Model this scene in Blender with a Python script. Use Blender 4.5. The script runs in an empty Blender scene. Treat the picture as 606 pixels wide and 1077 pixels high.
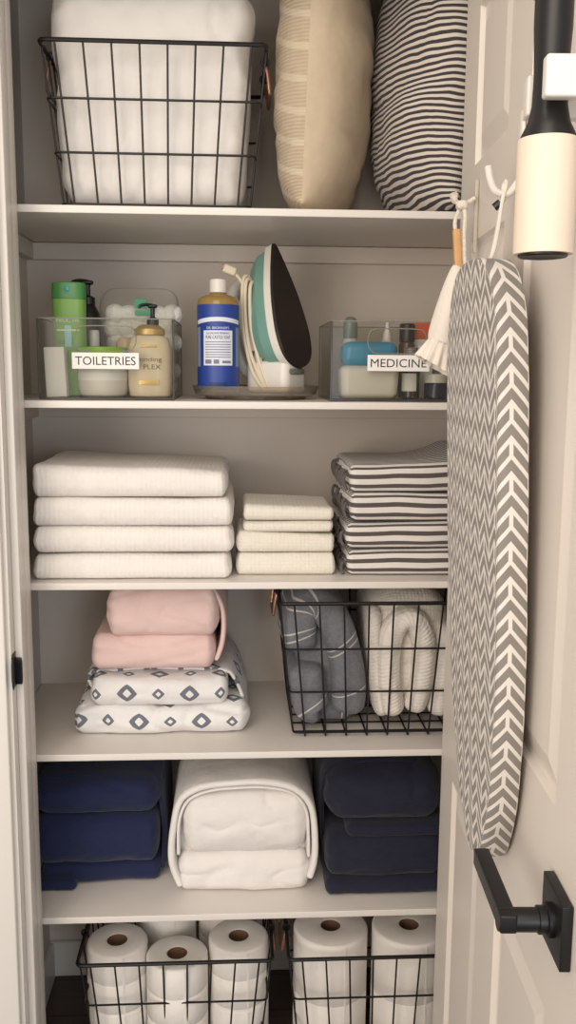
import bpy, bmesh, math, random
from mathutils import Vector, Matrix, noise
random.seed(7)
PI = math.pi
sc = bpy.context.scene
COL = sc.collection

# ------------------------------------------------------------------ helpers
def lin(c):
    return tuple((v/255/12.92 if v/255 <= .04045 else ((v/255+.055)/1.055)**2.4) for v in c)

class G:
    """one bag of geometry: vertices, faces, a uv per vertex"""
    def __init__(s): s.v=[]; s.f=[]; s.uv=[]
    def add(s, vs, fs, uvs=None):
        b=len(s.v); s.v += [tuple(p) for p in vs]; s.f += [tuple(i+b for i in f) for f in fs]
        s.uv += list(uvs) if uvs else [(p[0],p[2]) for p in vs]
        return s
    def move(s, d):
        s.v=[(p[0]+d[0],p[1]+d[1],p[2]+d[2]) for p in s.v]; return s
    def rot(s, m, c=(0,0,0)):
        c=Vector(c); s.v=[tuple(m@(Vector(p)-c)+c) for p in s.v]; return s
    def map(s, fn): s.v=[tuple(fn(Vector(p))) for p in s.v]; return s
    def join(s, o): return s.add(o.v,o.f,o.uv)

def obj(name, g, mat, parent=None, sharp=38, loc=None):
    bm=bmesh.new(); uvl=bm.loops.layers.uv.new('UVMap')
    bv=[bm.verts.new(p) for p in g.v]
    for f in g.f:
        if len(set(f))<3: continue
        try: bf=bm.faces.new([bv[i] for i in f])
        except ValueError: continue
        bf.smooth=True
        for l,i in zip(bf.loops,f): l[uvl].uv=g.uv[i]
    bmesh.ops.recalc_face_normals(bm, faces=bm.faces)
    a=math.radians(sharp)
    for e in bm.edges:
        if len(e.link_faces)==2 and e.calc_face_angle(0)>a: e.smooth=False
    me=bpy.data.meshes.new(name); bm.to_mesh(me); bm.free()
    me.materials.append(mat)
    o=bpy.data.objects.new(name,me); COL.objects.link(o)
    if parent: o.parent=parent
    if loc: o.location=loc
    return o

def thing(name, label, cat, loc=(0,0,0), rotz=0, group=None):
    o=bpy.data.objects.new(name,None); COL.objects.link(o)
    o.empty_display_size=.03
    o.location=loc; o.rotation_euler=(0,0,rotz)
    o['label']=label; o['category']=cat
    if group: o['group']=group
    return o
def tag(o,label,cat,group=None):
    o['label']=label; o['category']=cat
    if group: o['group']=group
    return o
def struct(name,g,m,parent=None,sharp=30):
    o=obj(name,g,m,parent,sharp)
    if not parent: o['kind']='structure'
    return o
def dup(root, loc, label, group=None, rotz=None):
    r=root.copy(); COL.objects.link(r); r.location=loc; r['label']=label
    if rotz is not None: r.rotation_euler=(0,0,rotz)
    if group: r['group']=group
    for ch in list(root.children):
        c=ch.copy(); COL.objects.link(c); c.parent=r
        for gc in list(ch.children):
            d=gc.copy(); COL.objects.link(d); d.parent=c
    return r

def box(x0,x1,y0,y1,z0,z1):
    g=G()
    g.add([(x,y,z) for x in (x0,x1) for y in (y0,y1) for z in (z0,z1)],
          [(0,1,3,2),(4,6,7,5),(0,4,5,1),(2,3,7,6),(0,2,6,4),(1,5,7,3)])
    return g

def _axis(h,r,k,m):
    r=min(r,h*.999); a=[-(h-r)-r*math.tan(PI/4*(k-i)/k) for i in range(k)]
    inner=[-(h-r)+2*(h-r)*i/m for i in range(m+1)]
    return a+inner+[-x for x in reversed(a)], h-r, r

def soft(sx,sy,sz,rx,ry=None,rz=None,k=3,n=(6,6,3),fn=None,uv=None):
    """rounded block centred at the origin; fn(p,q) displaces, q is the raw lattice point"""
    ry=rx if ry is None else ry; rz=rx if rz is None else rz
    ax,ix,rx=_axis(sx/2,rx,k,n[0]); ay,iy,ry=_axis(sy/2,ry,k,n[1]); az,iz,rz=_axis(sz/2,rz,k,n[2])
    g=G(); idx={}
    def vert(i,j,l):
        if (i,j,l) in idx: return idx[i,j,l]
        q=Vector((ax[i],ay[j],az[l]))
        inn=Vector((max(-ix,min(ix,q.x)),max(-iy,min(iy,q.y)),max(-iz,min(iz,q.z))))
        d=Vector(((q.x-inn.x)/rx,(q.y-inn.y)/ry,(q.z-inn.z)/rz)); L=d.length
        if L>0: d/=L
        p=inn+Vector((d.x*rx,d.y*ry,d.z*rz))
        u=uv(q) if uv else (q.x,q.z)
        if fn: p=fn(p,q)
        idx[i,j,l]=len(g.v); g.v.append(tuple(p)); g.uv.append(u)
        return idx[i,j,l]
    NX,NY,NZ=len(ax)-1,len(ay)-1,len(az)-1
    for i in range(NX):
        for j in range(NY):
            for l in (0,NZ): g.f.append((vert(i,j,l),vert(i+1,j,l),vert(i+1,j+1,l),vert(i,j+1,l)))
    for i in range(NX):
        for l in range(NZ):
            for j in (0,NY): g.f.append((vert(i,j,l),vert(i+1,j,l),vert(i+1,j,l+1),vert(i,j,l+1)))
    for j in range(NY):
        for l in range(NZ):
            for i in (0,NX): g.f.append((vert(i,j,l),vert(i,j+1,l),vert(i,j+1,l+1),vert(i,j,l+1)))
    return g

def rbox(x0,x1,y0,y1,z0,z1,r=.002,k=2):
    return soft(x1-x0,y1-y0,z1-z0,r,k=k,n=(1,1,1)).move(((x0+x1)/2,(y0+y1)/2,(z0+z1)/2))

def crease(p,s,seed=0):
    """thin soft crease lines, 0..1"""
    v=noise.noise(Vector((p[0]*s*.45+seed*2.3+.6*noise.noise(Vector((p[0]*9,p[2]*9,seed))),p[1]*s*.5+seed,p[2]*s+seed*1.9)))
    return max(0,1-abs(v)*3.2)**2
def nz(p,s,seed=0):
    return noise.noise(Vector((p[0]*s+seed*3.7,p[1]*s+seed*1.3,p[2]*s+seed*2.1)))

def catmull(pts,n=8,closed=False):
    P=[Vector(p) for p in pts]; out=[]; N=len(P)
    for i in range(N if closed else N-1):
        if closed: a,b,c,d=P[i-1],P[i],P[(i+1)%N],P[(i+2)%N]
        else: a,b,c,d=P[max(i-1,0)],P[i],P[i+1],P[min(i+2,N-1)]
        for t in range(n):
            t/=n; out.append(.5*((2*b)+(c-a)*t+(2*a-5*b+4*c-d)*t*t+(3*b-a-3*c+d)*t**3))
    if not closed: out.append(P[-1])
    return out

def tube(path,r,n=7,closed=False,rad=None):
    P=[Vector(p) for p in path]; N=len(P); g=G(); vs=[]; fs=[]
    T=[]
    for i in range(N):
        if closed: t=P[(i+1)%N]-P[i-1]
        else: t=P[min(i+1,N-1)]-P[max(i-1,0)]
        T.append(t.normalized() if t.length>0 else Vector((0,0,1)))
    up=Vector((0,0,1)) if abs(T[0].z)<.9 else Vector((1,0,0))
    nrm=(up-T[0]*up.dot(T[0])).normalized(); L=0; uvs=[]
    for i in range(N):
        if i: L+=(P[i]-P[i-1]).length
        nrm=(nrm-T[i]*nrm.dot(T[i])).normalized(); bi=T[i].cross(nrm); rr=rad[i] if rad else r
        for k in range(n):
            a=2*PI*k/n; vs.append(P[i]+(nrm*math.cos(a)+bi*math.sin(a))*rr); uvs.append((k/n,L))
    for i in range(N if closed else N-1):
        j=(i+1)%N
        for k in range(n): fs.append((i*n+k,i*n+(k+1)%n,j*n+(k+1)%n,j*n+k))
    if not closed: fs+= [tuple(range(n)),tuple(range((N-1)*n,N*n))]
    return g.add(vs,fs,uvs)

def lathe(prof,n=32,sx=1,sy=1,cap=True,power=2):
    """profile of (radius, z); power>2 squares the section"""
    g=G(); vs=[]; fs=[]; uvs=[]
    for (r,z) in prof:
        for k in range(n):
            a=2*PI*k/n; c,s=math.cos(a),math.sin(a)
            if power!=2: c=math.copysign(abs(c)**(2/power),c); s=math.copysign(abs(s)**(2/power),s)
            vs.append((r*c*sx,r*s*sy,z)); uvs.append((k/n,z))
    for i in range(len(prof)-1):
        for k in range(n): fs.append((i*n+k,i*n+(k+1)%n,(i+1)*n+(k+1)%n,(i+1)*n+k))
    if cap: fs+=[tuple(range(n)),tuple(range((len(prof)-1)*n,len(prof)*n))]
    return g.add(vs,fs,uvs)

def bend(g,path,L):
    """lay a block of length L (x) along a path in the xz plane; z becomes the offset to its left side"""
    P=path; acc=[0]
    for i in range(1,len(P)): acc.append(acc[-1]+(P[i]-P[i-1]).length)
    tot=acc[-1]
    def fn(p):
        s=(p.x/L+.5)*tot; s=max(-.5,min(tot+.5,s)); i=0
        while i<len(P)-2 and acc[i+1]<s: i+=1
        t=(s-acc[i])/(acc[i+1]-acc[i]); q=P[i].lerp(P[i+1],t)
        # smooth tangent
        ta=(P[min(i+1,len(P)-1)]-P[max(i-1,0)]).normalized(); tb=(P[min(i+2,len(P)-1)]-P[i]).normalized()
        tt=ta.lerp(tb,min(1,max(0,t))).normalized()
        nn=Vector((-tt.z,0,tt.x))
        return Vector((q.x+nn.x*p.z, p.y, q.z+nn.z*p.z))
    return g.map(fn)

def prism(outline,y0,y1,s0=1,s1=1,c=(0,0)):
    """outline in xz extruded along y, with a scale at each end"""
    g=G(); n=len(outline)
    a=[(c[0]+(x-c[0])*s0,y0,c[1]+(z-c[1])*s0) for x,z in outline]; b=[(c[0]+(x-c[0])*s1,y1,c[1]+(z-c[1])*s1) for x,z in outline]
    return g.add(a+b,[(i,(i+1)%n,n+(i+1)%n,n+i) for i in range(n)]+[tuple(range(n)),tuple(range(n,2*n))])

def text(s,width,pos,mat,parent,height=None,bendr=None,name='lettering',rot=None,sharp=20,font_space=1.0,spin=0):
    """letters standing upright in the xz plane, facing -y, centred at pos"""
    cu=bpy.data.curves.new('t','FONT'); cu.body=s; cu.align_x='CENTER'; cu.align_y='CENTER'; cu.size=1; cu.resolution_u=3; cu.space_character=font_space
    to=bpy.data.objects.new('t',cu); COL.objects.link(to)
    me=bpy.data.meshes.new_from_object(to)
    bpy.data.objects.remove(to)
    xs=[v.co.x for v in me.vertices]; ys=[v.co.y for v in me.vertices]
    w=max(xs)-min(xs); h=max(ys)-min(ys); k=width/w; kz=height/h if height else k
    cx=(max(xs)+min(xs))/2; cy=(max(ys)+min(ys))/2
    for v in me.vertices:
        x=(v.co.x-cx)*k; z=(v.co.y-cy)*kz
        if bendr:
            a=x/bendr+spin; v.co=(bendr*math.sin(a),-bendr*math.cos(a),z)
        else: v.co=(x,0,z)
    me.materials.append(mat); me.name=name
    o=bpy.data.objects.new(name,me); COL.objects.link(o); o.parent=parent; o.location=pos
    if rot: o.rotation_euler=rot
    return o

# ------------------------------------------------------------------ materials
class NT:
    def __init__(s,name):
        s.m=bpy.data.materials.new(name); s.m.use_nodes=True; s.t=s.m.node_tree
        s.b=s.t.nodes['Principled BSDF']; s.out=s.t.nodes['Material Output']
    def n(s,kind,**kw):
        nd=s.t.nodes.new(kind)
        for k,v in kw.items(): setattr(nd,k,v)
        return nd
    def l(s,a,b): s.t.links.new(a,b)
    def m_(s,op,a,b=None,c=None):
        nd=s.n('ShaderNodeMath',operation=op)
        for i,v in enumerate((a,b,c)):
            if v is None: continue
            if isinstance(v,(int,float)): nd.inputs[i].default_value=v
            else: s.l(v,nd.inputs[i])
        return nd.outputs[0]
    def uv(s):
        u=s.n('ShaderNodeUVMap'); u.uv_map='UVMap'; x=s.n('ShaderNodeSeparateXYZ'); s.l(u.outputs[0],x.inputs[0]); return x.outputs[0],x.outputs[1],u.outputs[0]
    def obj_co(s):
        c=s.n('ShaderNodeTexCoord'); return c.outputs['Object']
    def noise(s,scale,vec=None,detail=3,rough=.5):
        nd=s.n('ShaderNodeTexNoise'); nd.inputs['Scale'].default_value=scale; nd.inputs['Detail'].default_value=detail; nd.inputs['Roughness'].default_value=rough
        s.l(vec or s.obj_co(),nd.inputs['Vector']); return nd.outputs[0]
    def mix(s,f,a,b):
        nd=s.n('ShaderNodeMix',data_type='RGBA')
        if isinstance(f,(int,float)): nd.inputs[0].default_value=f
        else: s.l(f,nd.inputs[0])
        for i,v in ((6,a),(7,b)):
            if isinstance(v,tuple): nd.inputs[i].default_value=(*v[:3],1)
            else: s.l(v,nd.inputs[i])
        return nd.outputs[2]
    def bump(s,h,strength=.2,dist=.002,prev=None):
        nd=s.n('ShaderNodeBump'); nd.inputs['Strength'].default_value=strength; nd.inputs['Distance'].default_value=dist
        s.l(h,nd.inputs['Height'])
        if prev: s.l(prev,nd.inputs['Normal'])
        return nd.outputs[0]
    def set(s,**kw):
        for k,v in kw.items():
            k={'color':'Base Color','rough':'Roughness','metal':'Metallic','spec':'Specular IOR Level','sheen':'Sheen Weight','alpha':'Alpha','trans':'Transmission Weight','coat':'Coat Weight','normal':'Normal','emit':'Emission Color','ior':'IOR','sss':'Subsurface Weight'}[k]
            if isinstance(v,(int,float)): s.b.inputs[k].default_value=v
            elif isinstance(v,tuple): s.b.inputs[k].default_value=(*v[:3],1)
            else: s.l(v,s.b.inputs[k])
        return s.m

def plain(name,c,rough=.5,metal=0,var=.06,scale=12,spec=.5,coat=0,bump=0,bscale=200):
    t=NT(name); c=lin(c); f=t.noise(scale)
    d=tuple(v*(1-var) for v in c); u=tuple(min(1,v*(1+var)) for v in c)
    t.set(color=t.mix(f,d,u),rough=rough,metal=metal,spec=spec,coat=coat)
    if bump: t.set(normal=t.bump(t.noise(bscale),bump,.001))
    return t.m

def cloth(name,c,var=.08,weave=900,wr=22,wstr=.5,rib=None,rough=.92,col=None):
    """matte textile: fine weave bump, soft crease bump, optional uv ribs (period along u, along v)"""
    t=NT(name); c=lin(c); oc=t.obj_co()
    base=t.mix(t.noise(30,oc,4),tuple(v*(1-var) for v in c),tuple(min(1,v*(1+var*.6)) for v in c)) if col is None else col(t)
    nrm=t.bump(t.noise(wr,oc,3,.55),wstr,.008)
    nrm=t.bump(t.noise(weave,oc,1),.25,.001,nrm)
    if rib:
        u,v,_=t.uv()
        h=None
        for co,per in ((u,rib[0]),(v,rib[1])):
            if per:
                w=t.m_('SINE',t.m_('MULTIPLY',co,2*PI/per)); h=w if h is None else t.m_('ADD',h,w)
        nrm=t.bump(h,rib[2] if len(rib)>2 else .5,.0016,nrm)
    t.set(color=base,rough=rough,spec=.15,sheen=.12,normal=nrm)
    return t.m

WALL=plain('closet wall paint',(212,202,191),.55,var=.02,bump=.06,bscale=90)
SHELF=plain('white shelf laminate',(226,220,213),.38,var=.02)
TRIM=plain('white trim paint',(224,219,212),.35,var=.02)
DOORP=plain('white door paint',(222,214,204),.38,var=.02,bump=.04,bscale=60)
def wood_floor():
    t=NT('dark wood floor'); oc=t.obj_co()
    mp=t.n('ShaderNodeMapping'); mp.inputs['Scale'].default_value=(3,40,3); t.l(oc,mp.inputs[0])
    g=t.noise(3,mp.outputs[0],6,.6)
    sx=t.n('ShaderNodeSeparateXYZ'); t.l(oc,sx.inputs[0])
    seam=t.m_('LESS_THAN',t.m_('FRACT',t.m_('MULTIPLY',sx.outputs[1],8.3)),.03)
    c=t.mix(g,lin((44,34,34)),lin((78,64,60))); c=t.mix(seam,c,lin((20,16,16)))
    return t.set(color=c,rough=.4,normal=t.bump(g,.15,.001))
FLOOR=wood_floor()
WIRE=plain('dark bronze wire',(20,16,16),.5,metal=.15,var=.15,scale=60)
COPPER=plain('copper wire',(186,138,114),.35,metal=.7,var=.1)
BLACK=plain('matte black metal',(13,13,15),.42,metal=.0,var=.1)
BLACKP=plain('black plastic',(15,14,15),.38,var=.08)
WHITEP=plain('white plastic',(224,218,211),.35,var=.02)
GREYP=plain('grey plastic',(120,125,122),.35,var=.05)
PAPER=plain('white paper',(240,238,234),.75,var=.02)
INK=plain('dark ink',(50,48,48),.7,var=.02)

def clear(name,tint=(235,236,232),dens=.16,edge=False):
    t=NT(name); t.t.nodes.remove(t.b)
    tr=t.n('ShaderNodeBsdfTransparent'); tr.inputs[0].default_value=(*lin(tint),1)
    gl=t.n('ShaderNodeBsdfGlossy'); gl.inputs['Roughness'].default_value=.12; gl.inputs[0].default_value=(.8,.8,.8,1)
    df=t.n('ShaderNodeBsdfDiffuse'); df.inputs[0].default_value=(*lin((205,203,196)),1)
    f=t.n('ShaderNodeFresnel'); f.inputs[0].default_value=1.4
    ns=t.noise(25); k=t.m_('MULTIPLY_ADD',ns,dens*.3,dens*.85)
    m1=t.n('ShaderNodeMixShader'); t.l(k,m1.inputs[0]); t.l(tr.outputs[0],m1.inputs[1]); t.l(df.outputs[0],m1.inputs[2])
    m2=t.n('ShaderNodeMixShader'); t.l(t.m_('MULTIPLY',f.outputs[0],.4),m2.inputs[0]); t.l(m1.outputs[0],m2.inputs[1]); t.l(gl.outputs[0],m2.inputs[2])
    t.l(m2.outputs[0],t.out.inputs[0]); return t.m
ACRYL=clear('clear acrylic',(243,243,240),.022)
ACRYL_EDGE=plain('smoky acrylic edge',(72,68,66),.25,var=.1)
SMOKE=clear('smoky brown acrylic',(228,218,206),.16)
FILM=clear('clear plastic film',(246,246,244),.14)

# ------------------------------------------------------------------ camera
cam=bpy.data.cameras.new('camera'); co=bpy.data.objects.new('camera',cam); COL.objects.link(co)
fw=Vector((0.05548444,0.98674103,-0.15252416)); rt=Vector((0.99845919,-0.05496393,0.00763016)); up=rt.cross(fw)
M=Matrix((rt,up,-fw)).transposed().to_4x4(); M.translation=Vector((0,-1.6,1.39)); co.matrix_world=M
cam.sensor_fit='VERTICAL'; cam.sensor_height=36; cam.lens=36*974.7/1077; cam.clip_start=.05
sc.camera=co

# ------------------------------------------------------------------ room shell
WL,WR,YB=-.43,.49,.388
Z1,Z2,Z3,Z4,Z5=1.654,1.334,1.017,.701,.383
struct('floor',box(-1.5,1.6,-2.4,YB+.1,-.06,0),FLOOR)
struct('wall_back',box(WL-.1,WR+.1,YB,YB+.1,0,2.44),WALL)
struct('wall_left',box(WL-.1,WL,0.0,YB,0,2.44),WALL)
struct('wall_right',box(WR,WR+.1,0.0,YB,0,2.44),WALL)
struct('ceiling',box(WL-.1,WR+.1,-.12,YB+.1,2.44,2.5),WALL)
# front wall pieces around the opening
g=box(-1.5,-.384,-.12,-.001,0,2.44); g.join(box(.404,1.6,-.12,-.001,0,2.44)); g.join(box(-.384,.404,-.12,-.001,2.06,2.44))
struct('wall_front',g,WALL)
# door frame: left jamb with its stop, head, right jamb
j=G()
j.join(box(-.384,-.366,-.126,-.015,0,2.06))
trim=struct('trim_1',j,TRIM)
s=rbox(-.366,-.3535,-.100,-.057,0,2.045,.002); struct('trim_2',s,TRIM)
s=rbox(-.366,-.3545,-.0555,-.018,0,2.045,.002); struct('trim_3',s,TRIM)
g=box(.386,.404,-.126,-.015,0,2.06); g.join(box(-.384,.404,-.126,-.015,2.045,2.06)); struct('trim_4',g,TRIM)
# casing on the room side, stepped profile
def casing(x0,x1,z0,z1): 
    g=G(); g.join(rbox(x0,x1,-.139,-.12,z0,z1,.003)); return g
g=casing(-.450,-.372,0,2.12); g.join(rbox(-.450,-.425,-.147,-.137,0,2.12,.004)); struct('trim_5',g,TRIM)
g=casing(.41,.49,0,2.12); struct('trim_6',g,TRIM)
g=casing(-.372,.41,2.05,2.12); struct('trim_7',g,TRIM)
# strike plate with its curved lip on the left jamb
st=G(); st.join(rbox(-.3665,-.3645,-.121,-.094,.868,.926,.0008))
st.join(soft(.004,.02,.05,.0018,.0018,.02,k=3,n=(1,2,4)).move((-.366,-.131,.897)).rot(Matrix.Rotation(math.radians(18),3,'Z'),(-.366,-.122,.897)))
st.join(soft(.0125,.005,.046,.002,.002,.012,k=3,n=(1,1,3)).move((-.3600,-.1026,.893)))
obj('strike_plate',st,BLACK,trim)
# baseboards
def bb(name,g): struct(name,g,TRIM)
bb('baseboard_back',rbox(WL,WR,YB-.012,YB,0,.085,.003))
bb('baseboard_left',rbox(WL,WL+.012,0.0,YB-.012,0,.085,.003))
bb('baseboard_right',rbox(WR-.012,WR,0.0,YB-.012,0,.085,.003))

shelf_labels=['topmost white closet shelf, under the wire basket and the upright pillows',
 'white closet shelf holding the clear bins, soap bottle and steam iron',
 'white closet shelf carrying the three stacks of folded towels',
 'white closet shelf under the pink sheets and the basket of throws',
 'lowest white closet shelf, under the navy and white sheet bundles']
k=8
for i,(z,l) in enumerate(zip((Z1,Z2,Z3,Z4,Z5),shelf_labels)):
    o=obj('shelf',rbox(WL+.0005,WR-.0005,0,YB-.0005,z-.0125,z,.0012),SHELF); tag(o,l,'shelf','white closet shelves')
    # cleats the shelf rests on
    h=.034
    g=rbox(WL,WR,YB-.018,YB,z-.013-h,z-.0131,.002)
    g.join(rbox(WL,WL+.018,.02,YB-.018,z-.013-h,z-.0131,.002)); g.join(rbox(WR-.018,WR,.02,YB-.018,z-.013-h,z-.0131,.002))
    struct('trim_%d'%k,g,WALL); k+=1

# ------------------------------------------------------------------ the open door
H=Vector((.349,-.12,0)); dy=-.052
du=Vector((math.sin(dy),-math.cos(dy),0)); dn=Vector((-math.cos(dy),-math.sin(dy),0)); DROT=math.atan2(du.y,du.x)
def dw(s,z,o=0): return H+du*s+dn*o+Vector((0,0,z))
def dloc(g,s=0,z=0,o=0):   # geometry written as (s, offset, z) -> local frame of a thing standing at (s,z,o)
    g.v=[(p[0]-s,-(p[1]-o),p[2]-z) for p in g.v]; return g
DW=.735
sb=[0,.100,.302,.408,.632,DW]; zb=[.005,.21,.742,.962,1.575,1.682,1.898,2.035]
g=G()
def quad(a): g.add(a,[(0,1,2,3)])
for i in range(5):
    for jn in range(7):
        s0,s1,z0,z1=sb[i],sb[i+1],zb[jn],zb[jn+1]
        if i in (1,3) and jn in (1,3,5):
            loops=[(0,0),(.004,-.007),(.010,-.008),(.034,-.0015),(.036,-.0012)]
            rect=lambda d,o:[(s0+d,o,z0+d),(s1-d,o,z0+d),(s1-d,o,z1-d),(s0+d,o,z1-d)]
            for a,b in zip(loops,loops[1:]):
                A=rect(*a);B=rect(*b)
                for q in range(4): quad([A[q],A[(q+1)%4],B[(q+1)%4],B[q]])
            quad(rect(*loops[-1]))
        else: quad([(s0,0,z0),(s1,0,z0),(s1,0,z1),(s0,0,z1)])
# back and rim of the slab
T=-.035; a,b=zb[0],zb[-1]
quad([(0,T,a),(DW,T,a),(DW,T,b),(0,T,b)]); quad([(0,0,a),(0,T,a),(0,T,b),(0,0,b)]); quad([(DW,0,a),(DW,T,a),(DW,T,b),(DW,0,b)])
quad([(0,0,a),(DW,0,a),(DW,T,a),(0,T,a)]); quad([(0,0,b),(DW,0,b),(DW,T,b),(0,T,b)])
# weld the grid so edges shade properly
mer={}; nv=[]; ix=[]
for p in g.v:
    kk=tuple(round(c,5) for c in p)
    if kk not in mer: mer[kk]=len(nv); nv.append(p)
    ix.append(mer[kk])
g2=G(); g2.add(nv,[tuple(ix[i] for i in f) for f in g.f]); dloc(g2)
door=obj('door_1',g2,DOORP,None,8); door['kind']='structure'; door.location=H; door.rotation_euler=(0,0,DROT)
# lever handle
def dpart(name,g,m,parent,s=0,z=0,o=0,sharp=35): return obj(name,dloc(g,s,z,o),m,parent,sharp)
hz=.866; hs=.672
dh=dpart('door_handle',rbox(hs-.032,hs+.033,.0005,.011,hz-.033,hz+.033,.0012),BLACK,door)
neck=lathe([(.0165,.010),(.0165,.016),(.0135,.017),(.0135,.024),(.0115,.0245),(.0115,.060),(.0105,.063)],28).map(lambda p:Vector((hs+p.x,p.z,hz+p.y)))
dpart('handle_neck',neck,BLACK,dh)
lev=soft(.128,.0165,.019,.002,k=2,n=(4,1,1)).move((hs-.052,.0545,hz+.0015)); dpart('lever',lev,BLACK,dh)

# ------------------------------------------------------------------ ironing board on the door
def board_mat():
    t=NT('grey arrow print cotton'); u,v,_=t.uv()
    W=.040; A=-.024; P=.0368
    pu=t.m_('DIVIDE',u,W); fr=t.m_('FRACT',pu)
    tri=t.m_('ABSOLUTE',t.m_('SUBTRACT',fr,.5))            # 0 at centre of the column, .5 at its edges
    vv=t.m_('DIVIDE',t.m_('ADD',v,t.m_('MULTIPLY',tri,A*2)),P)
    f2=t.m_('FRACT',vv); th=.18
    z1=t.m_('LESS_THAN',t.m_('ABSOLUTE',t.m_('SUBTRACT',f2,.25)),th*.5)
    z2=t.m_('LESS_THAN',t.m_('ABSOLUTE',t.m_('SUBTRACT',f2,.75)),th*.5)
    mid=t.m_('LESS_THAN',t.m_('ABSOLUTE',t.m_('SUBTRACT',f2,.5)),.25)
    st1=t.m_('MULTIPLY',t.m_('LESS_THAN',tri,.055),mid)
    st2=t.m_('MULTIPLY',t.m_('GREATER_THAN',tri,.445),t.m_('SUBTRACT',1,mid))
    ln=t.m_('MAXIMUM',t.m_('MAXIMUM',z1,z2),t.m_('MAXIMUM',st1,st2))
    gr=t.mix(t.noise(40),lin((128,122,116)),lin((146,140,133)))
    c=t.mix(ln,gr,lin((222,216,210)))
    return t.set(color=c,rough=.9,spec=.15,sheen=.1,normal=t.bump(t.noise(700),.2,.001))
BOARD=board_mat()
bc=.385
ib=thing('ironing_board','small ironing board with grey and white arrow print cover, hung nose down on the door','ironing board',dw(bc,.80,.03),DROT)
hw=[(.801,.012),(.805,.030),(.815,.046),(.832,.065),(.855,.082),(.892,.103),(.94,.121),(.99,.136),(1.05,.145),(1.117,.151),(1.20,.155),(1.30,.156),(1.38,.155),(1.43,.149),(1.46,.138),(1.485,.120),(1.501,.098),(1.511,.072),(1.516,.04)]
hz_=catmull([(b,0,a) for a,b in hw],4)
g=G(); rows=[]
for p in hz_:
    z=p.z; w=max(p.x,.002); of=.036+(z-.8)*.0286; th=.034; cx=bc+.03*(1.3-z)/.5
    wav=.0012*nz((0,0,z),14,5)
    r=.006; m=12
    pts=[(-w+.012,of-th),(-w+.002,of-th+.002),(-w,of-th+.007),(-w,of-r)]
    for k2 in range(1,4):
        a=PI/2*k2/3; pts.append((-w+r*(1-math.cos(a)),of-r+r*math.sin(a)))
    nl=len(pts)
    for k2 in [.12]+list(range(1,m))+[m-.12]: pts.append((-w+r+(2*w-2*r)*k2/m,of+.002*math.sin(PI*k2/m)))
    pts+= [(-a,b) for a,b in reversed(pts[:nl])]
    row=[]
    L=[0]
    for a,b in zip(pts,pts[1:]): L.append(L[-1]+math.hypot(a[0]-b[0],a[1]-b[1]))
    for q,((x,o),l) in enumerate(zip(pts,L)):
        if q>=len(pts)-nl: uu=.19+(l-L[-1])-.001   # the side band: motif centred on it
        elif q<nl: uu=-.19+l
        else: uu=x*.86
        row.append(len(g.v)); g.v.append((x+cx,o+wav,z)); g.uv.append((uu,z))
    rows.append(row)
for A,B in zip(rows,rows[1:]):
    for k2 in range(len(A)-1): g.f.append((A[k2],A[k2+1],B[k2+1],B[k2]))
    g.f.append((A[-1],A[0],B[0],B[-1]))
g.f.append(tuple(rows[0])); g.f.append(tuple(rows[-1]))
dpart('board_cover',g,BOARD,ib,bc,.80,.03,50)
# under frame the board stands off the door with
fr=tube(catmull([(bc-.06,.016,1.47),(bc-.07,.014,1.2),(bc-.03,.007,.95),(bc+.03,.007,.95),(bc+.07,.014,1.2),(bc+.06,.016,1.47)],6),.004)
dpart('folded_leg',fr,WHITEP,ib,bc,.80,.03)
hk=tube(catmull([(bc+.012,.040,1.505),(bc+.008,.032,1.53),(bc-.002,.024,1.57),(bc-.006,.021,1.598),(bc-.002,.019,1.606),(bc+.004,.020,1.600),(bc+.006,.024,1.58),(bc+.014,.032,1.53),(bc+.018,.042,1.505)],6),.0022)
dpart('hanging_wire',hk,WHITEP,ib,bc,.80,.03)
# hook on the door which carries the board
wh=thing('wall_hook','white double prong hook on the door above the ironing board','hook',dw(bc,1.58,0),DROT)
pl=soft(.022,.006,.105,.009,.002,.02,k=3,n=(1,1,3)).move((bc,.0035,1.63)); dpart('hook_plate',pl,WHITEP,wh,bc,1.58)
pr=tube(catmull([(bc,.005,1.605),(bc,.016,1.592),(bc,.030,1.594),(bc,.037,1.606),(bc-.002,.040,1.622)],8),.004,10); dpart('hook_prong',pr,WHITEP,wh,bc,1.58)
pr=tube(catmull([(bc,.005,1.600),(bc-.002,.014,1.592),(bc-.004,.024,1.582)],6),.0032,8); dpart('lower_prong',pr,WHITEP,wh,bc,1.58)
pr=tube([(bc-.004,.0235,1.5825),(bc-.006,.030,1.577)],.0048,10); dpart('rubber_tip',pr,BLACKP,wh,bc,1.58)

# ------------------------------------------------------------------ lint roller in its clip
ls,lo=.70,.0575
cl=thing('wall_clip','white plastic clip on the door gripping the black handle of the lint roller','clip',dw(ls,1.61,0),DROT)
g=rbox(ls-.048,ls+.055,.0005,.009,1.588,1.643,.002); dpart('clip_plate',g,WHITEP,cl,ls,1.61)
g=rbox(ls-.036,ls-.024,.008,.071,1.600,1.632,.002); g.join(rbox(ls-.028,ls-.0155,.062,.072,1.600,1.632,.002)); dpart('clip_arm',g,WHITEP,cl,ls,1.61)
g=rbox(ls+.0195,ls+.033,.008,.070,1.602,1.634,.0025); dpart('clip_arm',g,WHITEP,cl,ls,1.61)
lr=thing('lint_roller','lint roller with cream sticky roll and black handle held upright in the door clip','lint roller',dw(ls,1.484,lo),DROT)
CREAM=plain('cream adhesive paper',(224,208,188),.55,var=.02)
g=lathe([(.0245,.002),(.0245,.092),(.024,.093),(.013,.093),(.013,.002),(.0245,.002)],40,cap=False); obj('sticky_roll',g,CREAM,lr)
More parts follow.
